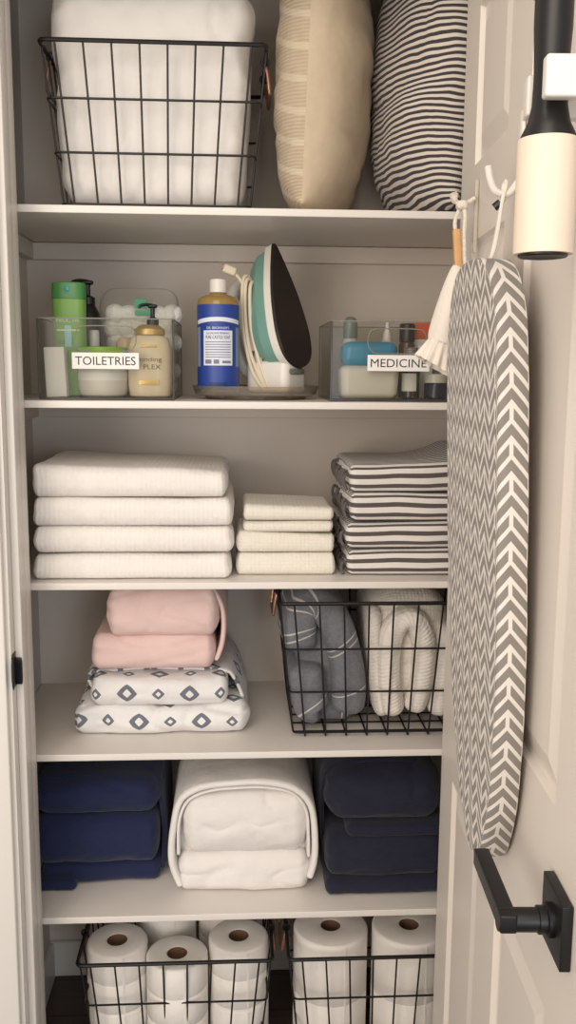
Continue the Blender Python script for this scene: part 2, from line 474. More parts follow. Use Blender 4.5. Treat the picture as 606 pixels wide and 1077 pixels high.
g=lathe([(.0128,.001),(.0195,-.0005),(.0205,.0005),(.0205,.0018),(.0128,.0025)],32); obj('end_cap',g,BLACKP,lr)
g=lathe([(.0225,.0932),(.0222,.096),(.0172,.106),(.0145,.119),(.0138,.140),(.0145,.160),(.0155,.18),(.0155,.2),(.0145,.214),(.011,.222)],32); obj('handle',g,BLACKP,lr)
g=lathe([(.0048,0),(.0052,.004),(.0048,.008)],18).map(lambda p:Vector((p.x,p.z-.0165,.205+p.y*1.12))); obj('hanging_hole',g,GREYP,lr)

# ------------------------------------------------------------------ cloth duster hanging on the door
ds=.15
du_=thing('hanging_duster','white pleated cloth with tan wooden handle hanging by a cotton cord beside the ironing board','duster',dw(ds,1.40,.04),DROT)
TAN=plain('tan wood',(206,160,106),.5,var=.15,scale=60)
OFFW=cloth('off white muslin',(232,224,212),wr=40,wstr=.4)
CORD=cloth('cotton cord',(226,218,206),wr=120)
g=soft(.012,.011,.058,.003,k=2,n=(1,1,3)).rot(Matrix.Rotation(math.radians(-5),3,'X')).move((ds,.030,1.557)); dpart('wooden_handle',g,TAN,du_,ds,1.40,.04)
g=tube(catmull([(ds-.002,.032,1.578),(ds-.004,.034,1.597),(ds,.027,1.616),(ds+.004,.022,1.606),(ds+.004,.022,1.575),(ds+.004,.019,1.53)],6),.0028)
g.join(tube(catmull([(ds,.008,1.628),(ds,.018,1.622),(ds,.027,1.616)],5),.003))
dpart('cord',g,CORD,du_,ds,1.40,.04)
g=soft(.02,.016,.013,.006,k=3,n=(1,1,1)).move((ds,.026,1.618))
for a,b in ((-.006,.036),(.004,.040)):
    g.join(tube([(ds,.028,1.619),(ds+a*.5,.036,1.624),(ds+a,b,1.634)],.004,rad=[.003,.0042,.0062]))
dpart('knot',g,CORD,du_,ds,1.40,.04)
# cloth body, then the pleated skirt
g=G(); rows=[]
prof=[(1.535,.029,.006),(1.525,.030,.010),(1.50,.034,.015),(1.47,.039,.019),(1.44,.045,.021),(1.428,.047,.020)]
for zc,oc,r in catmull(prof,4):
    row=[]
    for k2 in range(28):
        a=2*PI*k2/28; rr=r*(1+.04*math.sin(5*a))
        row.append(len(g.v)); g.v.append((ds+rr*math.cos(a)*1.1,oc+rr*math.sin(a),zc+rr*math.sin(a)*.35)); g.uv.append((k2/28,zc))
    rows.append(row)
for A,B in zip(rows,rows[1:]):
    for k2 in range(28): g.f.append((A[k2],A[(k2+1)%28],B[(k2+1)%28],B[k2]))
g.f.append(tuple(rows[0]))
dpart('cloth_body',g,OFFW,du_,ds,1.40,.04,80)
g=G(); rows=[]
for i in range(7):
    t_=i/6; r=.018+.013*t_; row=[]
    for k2 in range(96):
        a=2*PI*k2/96; rr=r*(1+.10*(t_+.15)*math.sin(14*a))
        row.append(len(g.v)); g.v.append((ds+rr*math.cos(a)*1.1,.047+.009*t_+rr*math.sin(a)*.9,1.430-.036*t_+rr*math.sin(a)*.55)); g.uv.append((k2/96,t_))
    rows.append(row)
for A,B in zip(rows,rows[1:]):
    for k2 in range(96): g.f.append((A[k2],A[(k2+1)%96],B[(k2+1)%96],B[k2]))
dpart('pleated_hem',g,OFFW,du_,ds,1.40,.04,80)
g=rbox(ds-.015,ds-.011,.0005,.006,1.555,1.655,.001); g.join(tube([(ds-.013,.005,1.63),(ds-.008,.012,1.628),(ds,.010,1.628)],.003))
wh2=thing('adhesive_hook','narrow clear stick-on hook on the door edge holding the cloth duster','hook',dw(ds,1.6,0),DROT)
dpart('hook_strip',g,plain('pale clear strip',(186,176,162),.35),wh2,ds,1.6)

# ------------------------------------------------------------------ wire baskets
def make_basket(name,label,group,loc):
    t=thing(name,label,'basket',loc,0,group)
    WT,WB,DT,DB,HH=.373,.318,.30,.262,.266
    def corner(f,side,front):   # f 0 bottom..1 top
        w=WB+(WT-WB)*f; d=DB+(DT-DB)*f
        return Vector((side*w/2,front*d/2+0, .004+(HH-.006)*f))
    def ring(f,r=.012):
        c=[corner(f,-1,-1),corner(f,1,-1),corner(f,1,1),corner(f,-1,1)]; out=[]
        for i in range(4):
            p=c[i]; a=(c[i-1]-p).normalized(); b=(c[(i+1)%4]-p).normalized()
            for q in range(5):
                tt=q/4; A=p+a*r; B=p+b*r
                out.append(A.lerp(p,tt).lerp(p.lerp(B,tt),tt))
        return out
    obj('rim',tube(ring(1),.0038,8,True),WIRE,t)
    fs=(.66,.335,.02)
    obj('hoop_wires',(lambda g:[g.join(tube(ring(f),.0021,6,True)) for f in fs] and g)(G()),WIRE,t)
    xs=[(-.5+(i+.55)/8.1) for i in range(8)]
    for fr,nm in ((-1,'front_wires'),(1,'back_wires')):
        g=G()
        for x in xs:
            g.join(tube([Vector((x*(WB+(WT-WB)*f),fr*(DB+(DT-DB)*f)/2,.004+(HH-.006)*f)) for f in (0,1)],.0018,6))
        obj(nm,g,WIRE,t)
    ysd=[-.5+(i+.5)/6 for i in range(6)]
    for sd in (-1,1):
        g=G()
        for y in ysd: g.join(tube([Vector((sd*(WB+(WT-WB)*f)/2,y*(DB+(DT-DB)*f),.004+(HH-.006)*f)) for f in (0,1)],.0018,6))
        obj('side_wires',g,WIRE,t)
    g=G()
    for x in xs: g.join(tube([(x*WB,-DB/2,.003),(x*WB,DB/2,.003)],.0018,6))
    for y in ysd: g.join(tube([(-WB/2,y*DB,.003),(WB/2,y*DB,.003)],.0018,6))
    obj('bottom_grid',g,WIRE,t)
    for sd in (-1,1):
        # drop handle: copper bail hanging from two eyes on the rim
        x=sd*WT/2; zt=HH; path=[]
        lean=.006*sd
        P=[(x,-.05,zt-.004),(x+lean*.7,-.051,zt-.018),(x+lean*1.3,-.048,zt-.044),(x+lean*1.5,-.036,zt-.052),(x+lean*1.5,.036,zt-.052),(x+lean*1.3,.048,zt-.044),(x+lean*.7,.051,zt-.018),(x,.05,zt-.004)]
        h=obj('handle',tube(catmull(P,6),.0030,8),COPPER,t)
        for y in (-.05,.05): obj('handle_eye',tube([(x+.006*math.cos(a),y,zt+.0015+.007*math.sin(a)) for a in [2*PI*q/12 for q in range(12)]],.0022,6,True),WIRE,h)
    return t
BG='dark wire baskets with copper handles'
b1=make_basket('wire_basket','dark wire basket on the top shelf around the white duvet',BG,(-.1355,.03+.15,Z1+.0005))
b2=dup(b1,(.2665,.045+.15,Z4+.0005),'dark wire basket on the shelf right of the pink sheets, filled with throw blankets')
b3=dup(b1,(-.118,.03+.15,.0005),'dark wire basket on the floor filled with toilet paper rolls')
b4=dup(b1,(.287,.03+.15,.0005),'dark wire basket on the floor filled with tall paper towel rolls')

# ------------------------------------------------------------------ white duvet in the top basket
DUV=cloth('white duvet cotton',(226,222,217),wr=14,wstr=.5)
def dfn(p,q):
    zz=(p.z+.18)/.36
    p=p.copy(); sgn=1 if p.x>0 else -1
    p.x+= .016*(zz-.5)*sgn*min(1,abs(p.x)/.08)
    e=max(0,abs(p.x)/.16-.55)/.45
    p.x+= .009*nz((p.x*.4,p.y,p.z),16,1)*e
    p.y+= .010*nz((p.x,p.y,p.z),9,2)+.006*e*nz((p.x,p.z*2.2,p.y),20,3)
    p.y+= .006*crease((p.x*1.6,p.y,p.z*.5),20,6)*(1 if p.y<0 else 0)
    p.z+= .006*nz((p.x,p.y,0),10,4)*(1 if p.z>0 else 0)
    return p
g=soft(.330,.25,.366,.035,.05,.045,k=4,n=(40,8,40),fn=dfn)
o=obj('duvet',g.move((0,0,.183)),DUV,None,70,(-.1430,.192,Z1+.010)); tag(o,'thick white duvet standing folded in the wire basket on the top shelf','duvet')

# ------------------------------------------------------------------ pillows
def pillow(w,h,T,power,amp,seed,zoff=0,wr=(7,18),seam=.0):
    """faces +-x, width w along y, height h along z"""
    g=G(); N=44; M_=44
    def T_(a,b): return T*(max(0,(1-abs(a)**power)*(1-abs(b)**power)))**.5
    for sd in (-1,1):
        base=len(g.v)
        for i in range(N+1):
            for j in range(M_+1):
                a=math.sin((-1+2*i/N)*PI/2); b=math.sin((-1+2*j/M_)*PI/2)
                t_=T_(a,b); pull=1-.06*(abs(a*b))**2
                y=a*w/2*(1-.05*(1-abs(b)**2)*0)*pull; z=b*h/2*pull
                x=sd*t_
                n1=nz((x*.3,y,z),wr[0],seed); n2=nz((x,y*.5,z*1.6),wr[1],seed+2)
                k2=min(1,t_/T*1.5)
                x+=amp*(n1+.6*n2-.7*crease((x,y*.5,z),14,seed))*k2*sd; y+=amp*(.5*n2+.6*crease((x*3,y*.3,z),11,seed+4))*k2
                g.v.append((x,y,z+amp*.4*n1)); g.uv.append((sd*(1.0+a*w/2),b*h/2+sd*.0))
        for i in range(N):
            for j in range(M_):
                q=[base+i*(M_+1)+j,base+(i+1)*(M_+1)+j,base+(i+1)*(M_+1)+j+1,base+i*(M_+1)+j+1]
                g.f.append(tuple(q))
    return g
def beige_mat():
    t=NT('beige woven cotton'); u,v,_=t.uv(); oc=t.obj_co()
    left=t.m_('LESS_THAN',u,0)
    rib=t.m_('SINE',t.m_('MULTIPLY',v,2*PI/.0062))
    c0=t.mix(t.noise(60,oc,4),lin((192,174,150)),lin((208,192,168)))
    # raised pale bands woven across the ribbed face
    w=t.m_('ADD',v,t.m_('MULTIPLY',t.m_('ABSOLUTE',t.m_('SUBTRACT',t.m_('ABSOLUTE',u),1.0)),.55))
    f=t.m_('FRACT',t.m_('DIVIDE',w,.052))
    band=t.m_('MULTIPLY',t.m_('LESS_THAN',f,.22),left)
    dark=t.m_('MULTIPLY',t.m_('MULTIPLY',t.m_('GREATER_THAN',rib,.55),left),t.m_('SUBTRACT',1,band))
    c=t.mix(t.m_('MULTIPLY',dark,.35),c0,lin((160,138,110))); c=t.mix(t.m_('MULTIPLY',band,.6),c,lin((220,206,182)))
    h=t.m_('MULTIPLY',rib,left)
    nrm=t.bump(t.noise(20,oc,3),.4,.006); nrm=t.bump(h,.6,.0012,nrm); nrm=t.bump(t.noise(900,oc,1),.2,.001,nrm)
    return t.set(color=c,rough=.92,spec=.12,sheen=.1,normal=nrm)
g=pillow(.34,.50,.085,2.6,.008,11).rot(Matrix.Rotation(math.radians(-14),3,'Z')).rot(Matrix.Rotation(math.radians(2.5),3,'Y'),(0,0,-.25))
# seam piping at the edge that faces the room
pb=thing('pillow','beige woven pillow standing on end between the wire basket and the striped pillow','pillow',(.150,.2,Z1+.004),0)
obj('pillow_case',g.move((0,0,.245)),beige_mat(),pb,80)
def stripe_pillow_mat():
    t=NT('ticking stripe cotton'); u,v,_=t.uv(); oc=t.obj_co()
    w=t.m_('ADD',v,t.m_('MULTIPLY',t.m_('SUBTRACT',t.noise(9,oc,2),.5),.022))
    f=t.m_('FRACT',t.m_('DIVIDE',w,.0104)); st=t.m_('LESS_THAN',f,.5)
    c=t.mix(st,lin((214,206,197)),lin((70,66,68)))
    nrm=t.bump(t.noise(16,oc,3),.5,.008); nrm=t.bump(t.noise(900,oc,1),.2,.001,nrm)
    return t.set(color=c,rough=.92,spec=.12,sheen=.1,normal=nrm)
g=pillow(.345,.52,.105,2.4,.010,23).rot(Matrix.Rotation(math.radians(8),3,'Z')).rot(Matrix.Rotation(math.radians(3),3,'Y'),(0,0,-.26))
ps=thing('pillow','black and white ticking striped pillow standing on end beside the open door','pillow',(.347,.185,Z1+.008),0)
obj('pillow_case',g.move((0,0,.255)),stripe_pillow_mat(),ps,80)

# ------------------------------------------------------------------ towels
def towel(w,d,h,r,seed,amp,sag=0,tilt=0,n=(26,12,4),uvm=False,ztop=None):
    def uvf(q):
        v=q.z
        if abs(q.z)>h/2-.0005: v=q.z+(1 if q.z>0 else -1)*(q.y+d/2)
        return (q.x,v)
    def fn(p,q):
        p=p.copy(); t_=(p.z+h/2)/h
        up=max(0,min(1,t_))
        p.z+= (amp*.8*nz((p.x,p.y*.4,0),9,seed)+ tilt*(p.x/w))*up
        p.y+= amp*.9*nz((p.x,0,p.z*1.5),12,seed+3)*(1 if p.y<0 else 0)
        sgn=1 if p.x>0 else -1
        if abs(p.x)>w*.4: p.x+=amp*1.2*nz((sgn,p.y,p.z*2),18,seed+5)
        # the front fold: a slack line along its middle
        return p
    return soft(w,d,h,r[0],r[1],r[2],k=4,n=n,fn=fn,uv=uvf).move((0,0,h/2))
WHT=cloth('white bath towel cotton',(236,231,225),wr=35,wstr=.35,rib=(.0085,None,.16))
CRM=cloth('cream washcloth cotton',(232,226,214),wr=35,wstr=.35,rib=(.0075,.0065,.16))
zs=[1.0175]; hs_=[.047,.0475,.051,.054]
pos=['lowest of the four folded white bath towels, resting on the shelf','second from the bottom of the four folded white bath towels',
     'third from the bottom of the four folded white bath towels','topmost of the four folded white bath towels at the left of the shelf']
z=Z3+.0005
for i,h in enumerate(hs_):
    w=[.350,.353,.352,.342][i]; x=[-.185,-.183,-.182,-.187][i]
    g=towel(w,.30,h-.0012,(.012,.022,h*.42),i+3,.0038,tilt=-.012 if i==3 else 0,n=(60,10,4))
    # crimped selvedge along the lower edge of the front fold
    def crimp(p,h=h):
        k2=max(0,1-abs(p.z-.004)/.006)*(1 if p.y<-.10 else 0); p.y-=.0022*k2*(.5+.5*math.sin(p.x*2*PI/.0085)); return p
    g.map(crimp)
    o=obj('bath_towel',g,WHT,None,70,(x,.017+.15+.002*(i%2),z)); tag(o,pos[i],'towel','folded white bath towels'); z+=h+.0006
z=Z3+.0005
for i,(h,w,x) in enumerate(((.042,.181,.0905),(.037,.180,.090),(.021,.166,.0945),(.028,.164,.094))):
    g=towel(w,.17,h-.001,(.008,.014,h*.42),i+21,.0028,tilt=(-.006 if i==3 else (-.008 if i==1 else 0)),n=(34,8,3))
    o=obj('washcloth',g,CRM,None,70,(x,.05+.085,z))
    tag(o,['lowest of the four folded cream washcloths, resting on the shelf','second from the bottom of the four folded cream washcloths','thin third washcloth from the bottom of the cream stack','topmost folded cream washcloth of the small middle stack'][i],'washcloth','folded cream washcloths'); z+=h+.0003
def stripes(t,per=.0185,duty=.45,a=(226,221,216),b=(92,86,84),wob=.004):
    u,v,_=t.uv(); w=t.m_('ADD',v,t.m_('MULTIPLY',t.m_('SUBTRACT',t.noise(14,None,1),.5),wob))
    return t.mix(t.m_('LESS_THAN',t.m_('FRACT',t.m_('DIVIDE',w,per)),duty),lin(a),lin(b))
STR=cloth('striped hammam cotton',(0,0,0),wr=40,wstr=.3,col=stripes)
FRN=cloth('dark twisted fringe',(104,98,95),wr=200)
z=Z3+.0005
slab=['lowest of the four grey and white striped towels','second from the bottom of the four grey and white striped towels','third from the bottom of the four grey and white striped towels','topmost grey and white striped towel with a raised rear fold']
for i,h in enumerate((.050,.049,.052,.052)):
    w=.262; x=[.332,.331,.336,.334][i]
    def fold(p,i=i):
        if i==3:
            k2=max(0,min(1,(p.x+.02)/.10)); p.z+=.022*k2*k2*(.35+.65*max(0,min(1,(p.y+.13)/.12)))*min(1,p.z/.03)
        return p
    g=towel(w,.26,h-.0015,(.012,.012,h*.30),i+41,.0045,tilt=[.002,.003,-.002,.004][i],n=(34,10,4)).map(fold)
    t=thing('striped_towel',slab[i],'towel',(x,.045+.13,z),0,'folded grey striped towels')
    obj('folded_cloth',g,STR,t,70)
    g=G()
    for q in range(9):
        y=-.105+q*.026+random.uniform(-.006,.006); zz=h*random.uniform(.3,.75)
        x0=-w/2+.003
        g.join(tube(catmull([(x0,y,zz),(x0-.009,y-.004,zz+.004),(x0-.012,y-.008,zz-.010),(x0-.007,y-.012,max(.003,zz-.024))],4),.003,6,rad=None))
    obj('fringe',g,FRN,t,70); z+=h+.0008

# ------------------------------------------------------------------ folded sheet bundles
def blk(x0,x1,y0,y1,z0,z1,r,seed,amp,n=(16,8,5),uvf=None,bulge=0):
    w,d,h=x1-x0,y1-y0,z1-z0; n=(n[0]*2+8,n[1]+4,n[2]*2+2); k_=min(1,h/.06)
    def fn(p,q):
        p=p.copy()
        up=max(0,min(1,(p.z+h/2)/h))
        n1=nz((p.x,p.y*.5,p.z),8,seed); n2=nz((p.x,p.y,p.z*2),22,seed+2)
        c=crease(p,26,seed); e=(p.x/(w/2))
        p.y+=amp*.75*k_*c*(1 if p.y<0 else .2)+.35*amp*e*e*e*e*(1 if p.y<0 else 0)
        p.z-=amp*.5*c*up*k_
        p.z+=amp*(n1+.5*n2)*up + bulge*(1-(2*p.x/w)**2)*up
        p.y+=amp*(n1*1.2+.7*n2)*(1 if p.y<0 else .3)
        p.x+=amp*.8*n2*(abs(p.x)/(w/2))**4
        return p
    return soft(w,d,h,r[0],r[1],r[2],k=6,n=n,fn=fn,uv=uvf or (lambda q:(q.x,q.z if abs(q.z)<h/2-.0005 else q.z+(q.y+d/2)*(1 if q.z>0 else -1)))).move(((x0+x1)/2,(y0+y1)/2,(z0+z1)/2))
def wrap(pts,th,y0,y1,seed,amp,r=.008):
    P=catmull([(a,0,b) for a,b in pts],8); L=sum((b-a).length for a,b in zip(P,P[1:]))
    g=soft(L,y1-y0,th,.006,r,th*.45,k=3,n=(40,8,1))
    g.uv=[(p[0],p[1]) for p in g.v]
    bend(g,P,L)
    g.map(lambda p:Vector((p.x+amp*nz(p,11,seed),p.y+amp*1.4*nz(p,13,seed+1),p.z+amp*nz(p,12,seed+2))))
    return g.move((0,(y0+y1)/2,0))

# diamond print sheets
def diamonds(t):
    u,v,_=t.uv(); PX=.0585; PZ=.068
    a=t.m_('DIVIDE',u,PX); ia=t.m_('FLOOR',a); fa=t.m_('SUBTRACT',t.m_('FRACT',a),.5)
    b=t.m_('DIVIDE',v,PZ); ib_=t.m_('FLOOR',b); fb=t.m_('SUBTRACT',t.m_('FRACT',b),.5)
    par=t.m_('FLOORED_MODULO',t.m_('ADD',ia,ib_),2.0)
    sz=t.m_('MULTIPLY_ADD',par,.012,.0205)
    d=t.m_('ADD',t.m_('POWER',t.m_('MULTIPLY',t.m_('ABSOLUTE',fa),PX),1.12),t.m_('POWER',t.m_('MULTIPLY',t.m_('ABSOLUTE',fb),PZ*.97),1.12))
    d=t.m_('POWER',d,.893)
    sz=t.m_('MULTIPLY',sz,.58)
    ring=t.m_('MULTIPLY',t.m_('LESS_THAN',d,sz),t.m_('GREATER_THAN',d,t.m_('MULTIPLY',sz,.42)))
    w=t.mix(t.noise(30),lin((222,220,219)),lin((236,234,232)))
    return t.mix(ring,w,t.mix(t.noise(220),lin((98,102,112)),lin((124,128,138))))
DIA=cloth('white sheet cotton with grey diamonds',(0,0,0),wr=26,wstr=.55,col=diamonds)
zb_=Z4+.0005
pt=thing('sheet_set','white folded sheet set with grey diamond print under the pink sheets','bed sheets',(-.14,.2,zb_))
L0=Vector((-.14,.2,zb_))
def put(name,g,m,parent,L0,sharp=75): return obj(name,g.move(-L0),m,parent,sharp)
put('lower_fold',blk(-.306,.022,.074,.350,zb_,zb_+.064,(.02,.03,.03),61,.008,n=(24,10,5),uvf=lambda q:(q.x+.012,(q.z+.034) if abs(q.z)<.0315 else (q.z+.034)+(q.y+.138)*(1 if q.z>0 else -1))),DIA,pt,L0)
put('upper_fold',blk(-.275,-.016,.068,.335,zb_+.058,zb_+.116,(.018,.028,.027),63,.004,n=(22,10,5),uvf=lambda q:(q.x+.03,(q.z+.034) if abs(q.z)<.028 else (q.z+.034)+(q.y+.1335)*(1 if q.z>0 else -1))),DIA,pt,L0)
put('wrap',wrap([(-.272,zb_+.075),(-.285,zb_+.10),(-.26,zb_+.114),(-.15,zb_+.118),(-.03,zb_+.114),(-.004,zb_+.095),(.014,zb_+.055)],.008,.125,.345,64,.003),DIA,pt,L0)
PNK=cloth('blush pink sheet cotton',(226,198,192),wr=24,wstr=.45)
zp=zb_+.124
pk=thing('sheet_set','blush pink folded sheet set resting on the diamond print sheets','bed sheets',(-.15,.2,zp))
L0=Vector((-.15,.2,zp))
put('lower_fold',blk(-.274,-.040,.084,.335,zp,zp+.070,(.018,.03,.034),71,.004,n=(20,10,5)),PNK,pk,L0)
put('upper_fold',blk(-.243,-.033,.080,.325,zp+.065,zp+.157,(.02,.032,.038),73,.004,n=(20,10,5),bulge=.004),PNK,pk,L0)
put('wrap',wrap([(-.225,zp+.090),(-.232,zp+.12),(-.226,zp+.145),(-.198,zp+.160),(-.14,zp+.164),(-.08,zp+.162),(-.045,zp+.150),(-.027,zp+.120),(-.023,zp+.085),(-.028,zp+.045),(-.04,zp+.014)],.010,.104,.335,74,.0025),PNK,pk,L0)

# shelf of the white and navy bundles
zs5=Z5+.0005
WSH=cloth('white flannel sheet',(233,229,225),wr=22,wstr=.45)
ws=thing('sheet_set','white folded sheet set wrapped in its own cover, between the two navy bundles','bed sheets',(.012,.2,zs5)); L0=Vector((.012,.2,zs5))
put('lower_fold',blk(-.116,.143,.056,.33,zs5,zs5+.084,(.022,.034,.036),81,.005,n=(22,10,5)),WSH,ws,L0)
put('upper_fold',blk(-.106,.139,.052,.33,zs5+.078,zs5+.200,(.03,.045,.052),83,.004,n=(22,10,6),bulge=.008),WSH,ws,L0)
put('wrap',wrap([(-.108,zs5+.02),(-.124,zs5+.07),(-.122,zs5+.14),(-.108,zs5+.195),(-.07,zs5+.221),(-.01,zs5+.229),(.05,zs5+.229),(.105,zs5+.218),(.138,zs5+.185),(.150,zs5+.13),(.150,zs5+.075),(.140,zs5+.03)],.013,.058,.335,84,.003),WSH,ws,L0)
put('inner_fold',blk(-.116,.142,.082,.33,zs5+.04,zs5+.218,(.05,.03,.05),88,.002),WSH,ws,L0)
put('cover_edge',wrap([(-.112,zs5+.08),(-.110,zs5+.15),(-.092,zs5+.194),(-.05,zs5+.213),(.0,zs5+.218),(.055,zs5+.217),(.105,zs5+.205),(.133,zs5+.170),(.139,zs5+.12),(.139,zs5+.07)],.007,.064,.30,87,.002),WSH,ws,L0)
NVY=cloth('navy blue sheet cotton',(37,44,74),wr=24,wstr=.5)
NVD=cloth('dark navy sheet cotton',(40,42,57),wr=24,wstr=.5)
nv_=thing('sheet_set','royal navy folded sheet set at the left end of the shelf','bed sheets',(-.25,.2,zs5)); L0=Vector((-.25,.2,zs5))
put('bottom_layer',blk(-.385,-.150,.105,.34,zs5,zs5+.055,(.015,.025,.024),91,.004),NVY,nv_,L0)
put('loose_corner',blk(-.392,-.312,.085,.18,zs5,zs5+.022,(.01,.012,.01),92,.003,n=(6,5,2)),NVY,nv_,L0)
put('middle_fold',blk(-.388,-.152,.078,.33,zs5+.050,zs5+.152,(.018,.04,.045),93,.004),NVY,nv_,L0)
put('top_fold',blk(-.392,-.150,.082,.335,zs5+.148,zs5+.220,(.03,.05,.034),94,.006),NVY,nv_,L0)
put('wrap',wrap([(-.395,zs5+.192),(-.37,zs5+.216),(-.26,zs5+.217),(-.185,zs5+.213),(-.155,zs5+.185),(-.146,zs5+.13),(-.146,zs5+.06),(-.15,zs5+.02)],.009,.125,.335,95,.0035),NVY,nv_,L0)
nd=thing('sheet_set','dark slate navy folded sheet set at the right end of the shelf beside the door','bed sheets',(.29,.2,zs5)); L0=Vector((.29,.2,zs5))
put('bottom_layer',blk(.171,.40,.042,.33,zs5,zs5+.035,(.012,.02,.016),101,.003),NVD,nd,L0)
put('lower_fold',blk(.172,.40,.046,.33,zs5+.030,zs5+.118,(.018,.035,.035),103,.004),NVD,nd,L0)
put('folded_lip',blk(.212,.41,.055,.28,zs5+.112,zs5+.136,(.012,.02,.011),104,.003),NVD,nd,L0)
put('top_fold',blk(.170,.405,.058,.33,zs5+.132,zs5+.240,(.04,.07,.07),105,.006),NVD,nd,L0)
put('wrap',wrap([(.178,zs5+.03),(.172,zs5+.10),(.170,zs5+.17),(.178,zs5+.215),(.21,zs5+.238),(.28,zs5+.244),(.35,zs5+.240),(.395,zs5+.215)],.008,.12,.335,106,.003),NVD,nd,L0)

# ------------------------------------------------------------------ throws in the middle basket
def throw_col(t):
    u,v,_=t.uv(); c=t.mix(t.noise(160,None,3,.7),lin((90,92,98)),lin((134,136,142)))
    m=None
    for ctr in (.03,.044,.085,.099,.113,.200,.212,.30,.345,.357,.371,.42):
        k2=t.m_('LESS_THAN',t.m_('ABSOLUTE',t.m_('SUBTRACT',u,ctr)),.0014); m=k2 if m is None else t.m_('MAXIMUM',m,k2)
    return t.mix(t.m_('MULTIPLY',m,.8),c,lin((205,203,200)))
THR=cloth('grey woven throw with white stripes',(0,0,0),wr=34,wstr=.4,col=throw_col)
def strip(pts,th,y0,y1,seed,amp,r=.03,u0=0,n=(44,8,5)):
    P=catmull([(a,0,b) for a,b in pts],8); L=sum((b-a).length for a,b in zip(P,P[1:]))
    g=soft(L,y1-y0,th,.02,r,th*.46,k=4,n=n); g.uv=[(p[0]+L/2+u0+.35*p[2],p[1]) for p in g.v]
    bend(g,P,L)
    g.map(lambda p:Vector((p.x+amp*nz(p,9,seed),p.y+amp*1.6*nz(p,10,seed+1),p.z+amp*nz(p,9,seed+2))))
    return g.move((0,(y0+y1)/2,0))
zt=Z4+.008
gt=thing('throw_blanket','grey woven throw with thin white stripes, folded in the left half of the wire basket','blanket',(.165,.2,zt)); L0=Vector((.165,.2,zt))
put('long_fold',strip([(.118,zt+.150),(.119,zt+.20),(.132,zt+.236),(.156,zt+.240),(.180,zt+.216),(.198,zt+.175),(.212,zt+.12),(.217,zt+.065),(.210,zt+.026)],.064,.072,.30,121,.004),THR,gt,L0)
put('tucked_fold',strip([(.130,zt+.128),(.134,zt+.085),(.146,zt+.038),(.158,zt+.032)],.070,.070,.29,123,.004,u0=.22,n=(18,8,5)),THR,gt,L0)
put('inner_fold',blk(.115,.235,.11,.30,zt,zt+.20,(.03,.03,.03),127,.003),THR,gt,L0)
KNT=cloth('white ribbed cotton knit',(228,222,214),wr=40,wstr=.35,rib=(.007,.010,.28))
kt=thing('throw_blanket','white ribbed knit throw, rolled in the right half of the wire basket','blanket',(.33,.2,zt)); L0=Vector((.33,.2,zt))
put('back_fold',blk(.252,.412,.10,.31,zt+.03,zt+.262,(.05,.05,.05),131,.004,n=(18,8,12)),KNT,kt,L0)
put('rolled_fold',strip([(.303,zt+.024),(.291,zt+.10),(.296,zt+.18),(.318,zt+.214),(.344,zt+.206),(.357,zt+.16),(.353,zt+.09),(.338,zt+.03)],.046,.066,.28,133,.003,n=(40,8,4)),KNT,kt,L0)
put('outer_fold',strip([(.386,zt+.02),(.397,zt+.10),(.402,zt+.20)],.042,.070,.28,135,.003,n=(18,8,4)),KNT,kt,L0)
put('left_fold',strip([(.262,zt+.235),(.262,zt+.16),(.270,zt+.08),(.284,zt+.018)],.030,.085,.28,137,.003,n=(18,8,4)),KNT,kt,L0)

# ------------------------------------------------------------------ paper rolls on the floor
TISS=cloth('white tissue paper',(238,233,226),wr=90,wstr=.12,weave=500)
CARD=plain('brown cardboard tube',(112,84,64),.85,var=.1)
def roll(name,label,cat,R,rc,h,loc,group):
    t=thing(name,label,cat,loc,0,group)
    prof=[(rc,h-.001),(rc+.004,h),(R-.006,h),(R-.0025,h-.001),(R,h-.005),(R,h*.5+.001),(R-.0008,h*.5),(R,h*.5-.001),(R,.004),(R-.004,0),(rc,0),(rc,h-.001)]
    obj('paper',lathe(prof,56,cap=False),TISS,t,45)
    obj('cardboard_core',lathe([(rc-.0003,.001),(rc-.0003,h-.002),(rc-.0018,h-.002),(rc-.0018,.001),(rc-.0003,.001)],32,cap=False),CARD,t,45)
    g=box(R-.0006,R+.0006,-.004,.0,.003,h-.004).rot(Matrix.Rotation(math.radians(-70),3,'Z'))
    obj('loose_end',g,TISS,t)
    return t
hb=.124
TG='toilet paper rolls in the floor basket'
first=roll('toilet_paper_roll','toilet paper roll at the left front of the floor basket, upper layer','toilet paper',.0605,.0205,hb,(-.2400,.124,.008+hb),TG)
for (x,y,zz,l) in ((-.1185,.094,-.012,'toilet paper roll at the front centre of the floor basket, slightly lower than its neighbours'),
    (.0035,.128,0,'toilet paper roll at the right front of the floor basket, upper layer'),
    (-.148,.240,.004,'toilet paper roll behind the front centre roll in the floor basket'),
    (-.022,.252,.002,'toilet paper roll behind the right front roll in the floor basket')):
    dup(first,(x,y,.008+hb+zz),l)
for (x,y,l) in ((-.2380,.125,'lower layer toilet paper roll under the left front roll'),(-.1185,.095,'lower layer toilet paper roll under the front centre roll'),(.004,.125,'lower layer toilet paper roll under the right front roll'),
    (-.148,.238,'lower layer toilet paper roll at the back centre of the basket'),(-.022,.247,'lower layer toilet paper roll at the back right of the basket')):
    r_=dup(first,(x,y,.0065),l); r_.scale=(1,1,.9 if 'centre roll' in l else 1)
# the front centre pair stands a little lower
pg='paper towel rolls in the right floor basket'
pr1=roll('paper_towel_roll','tall paper towel roll at the left of the right floor basket','paper towels',.0755,.0205,.262,(.191,.135,.0065),pg)
pr2=dup(pr1,(.352,.132,.0065),'tall paper towel roll beside the door edge, at the right of the floor basket')

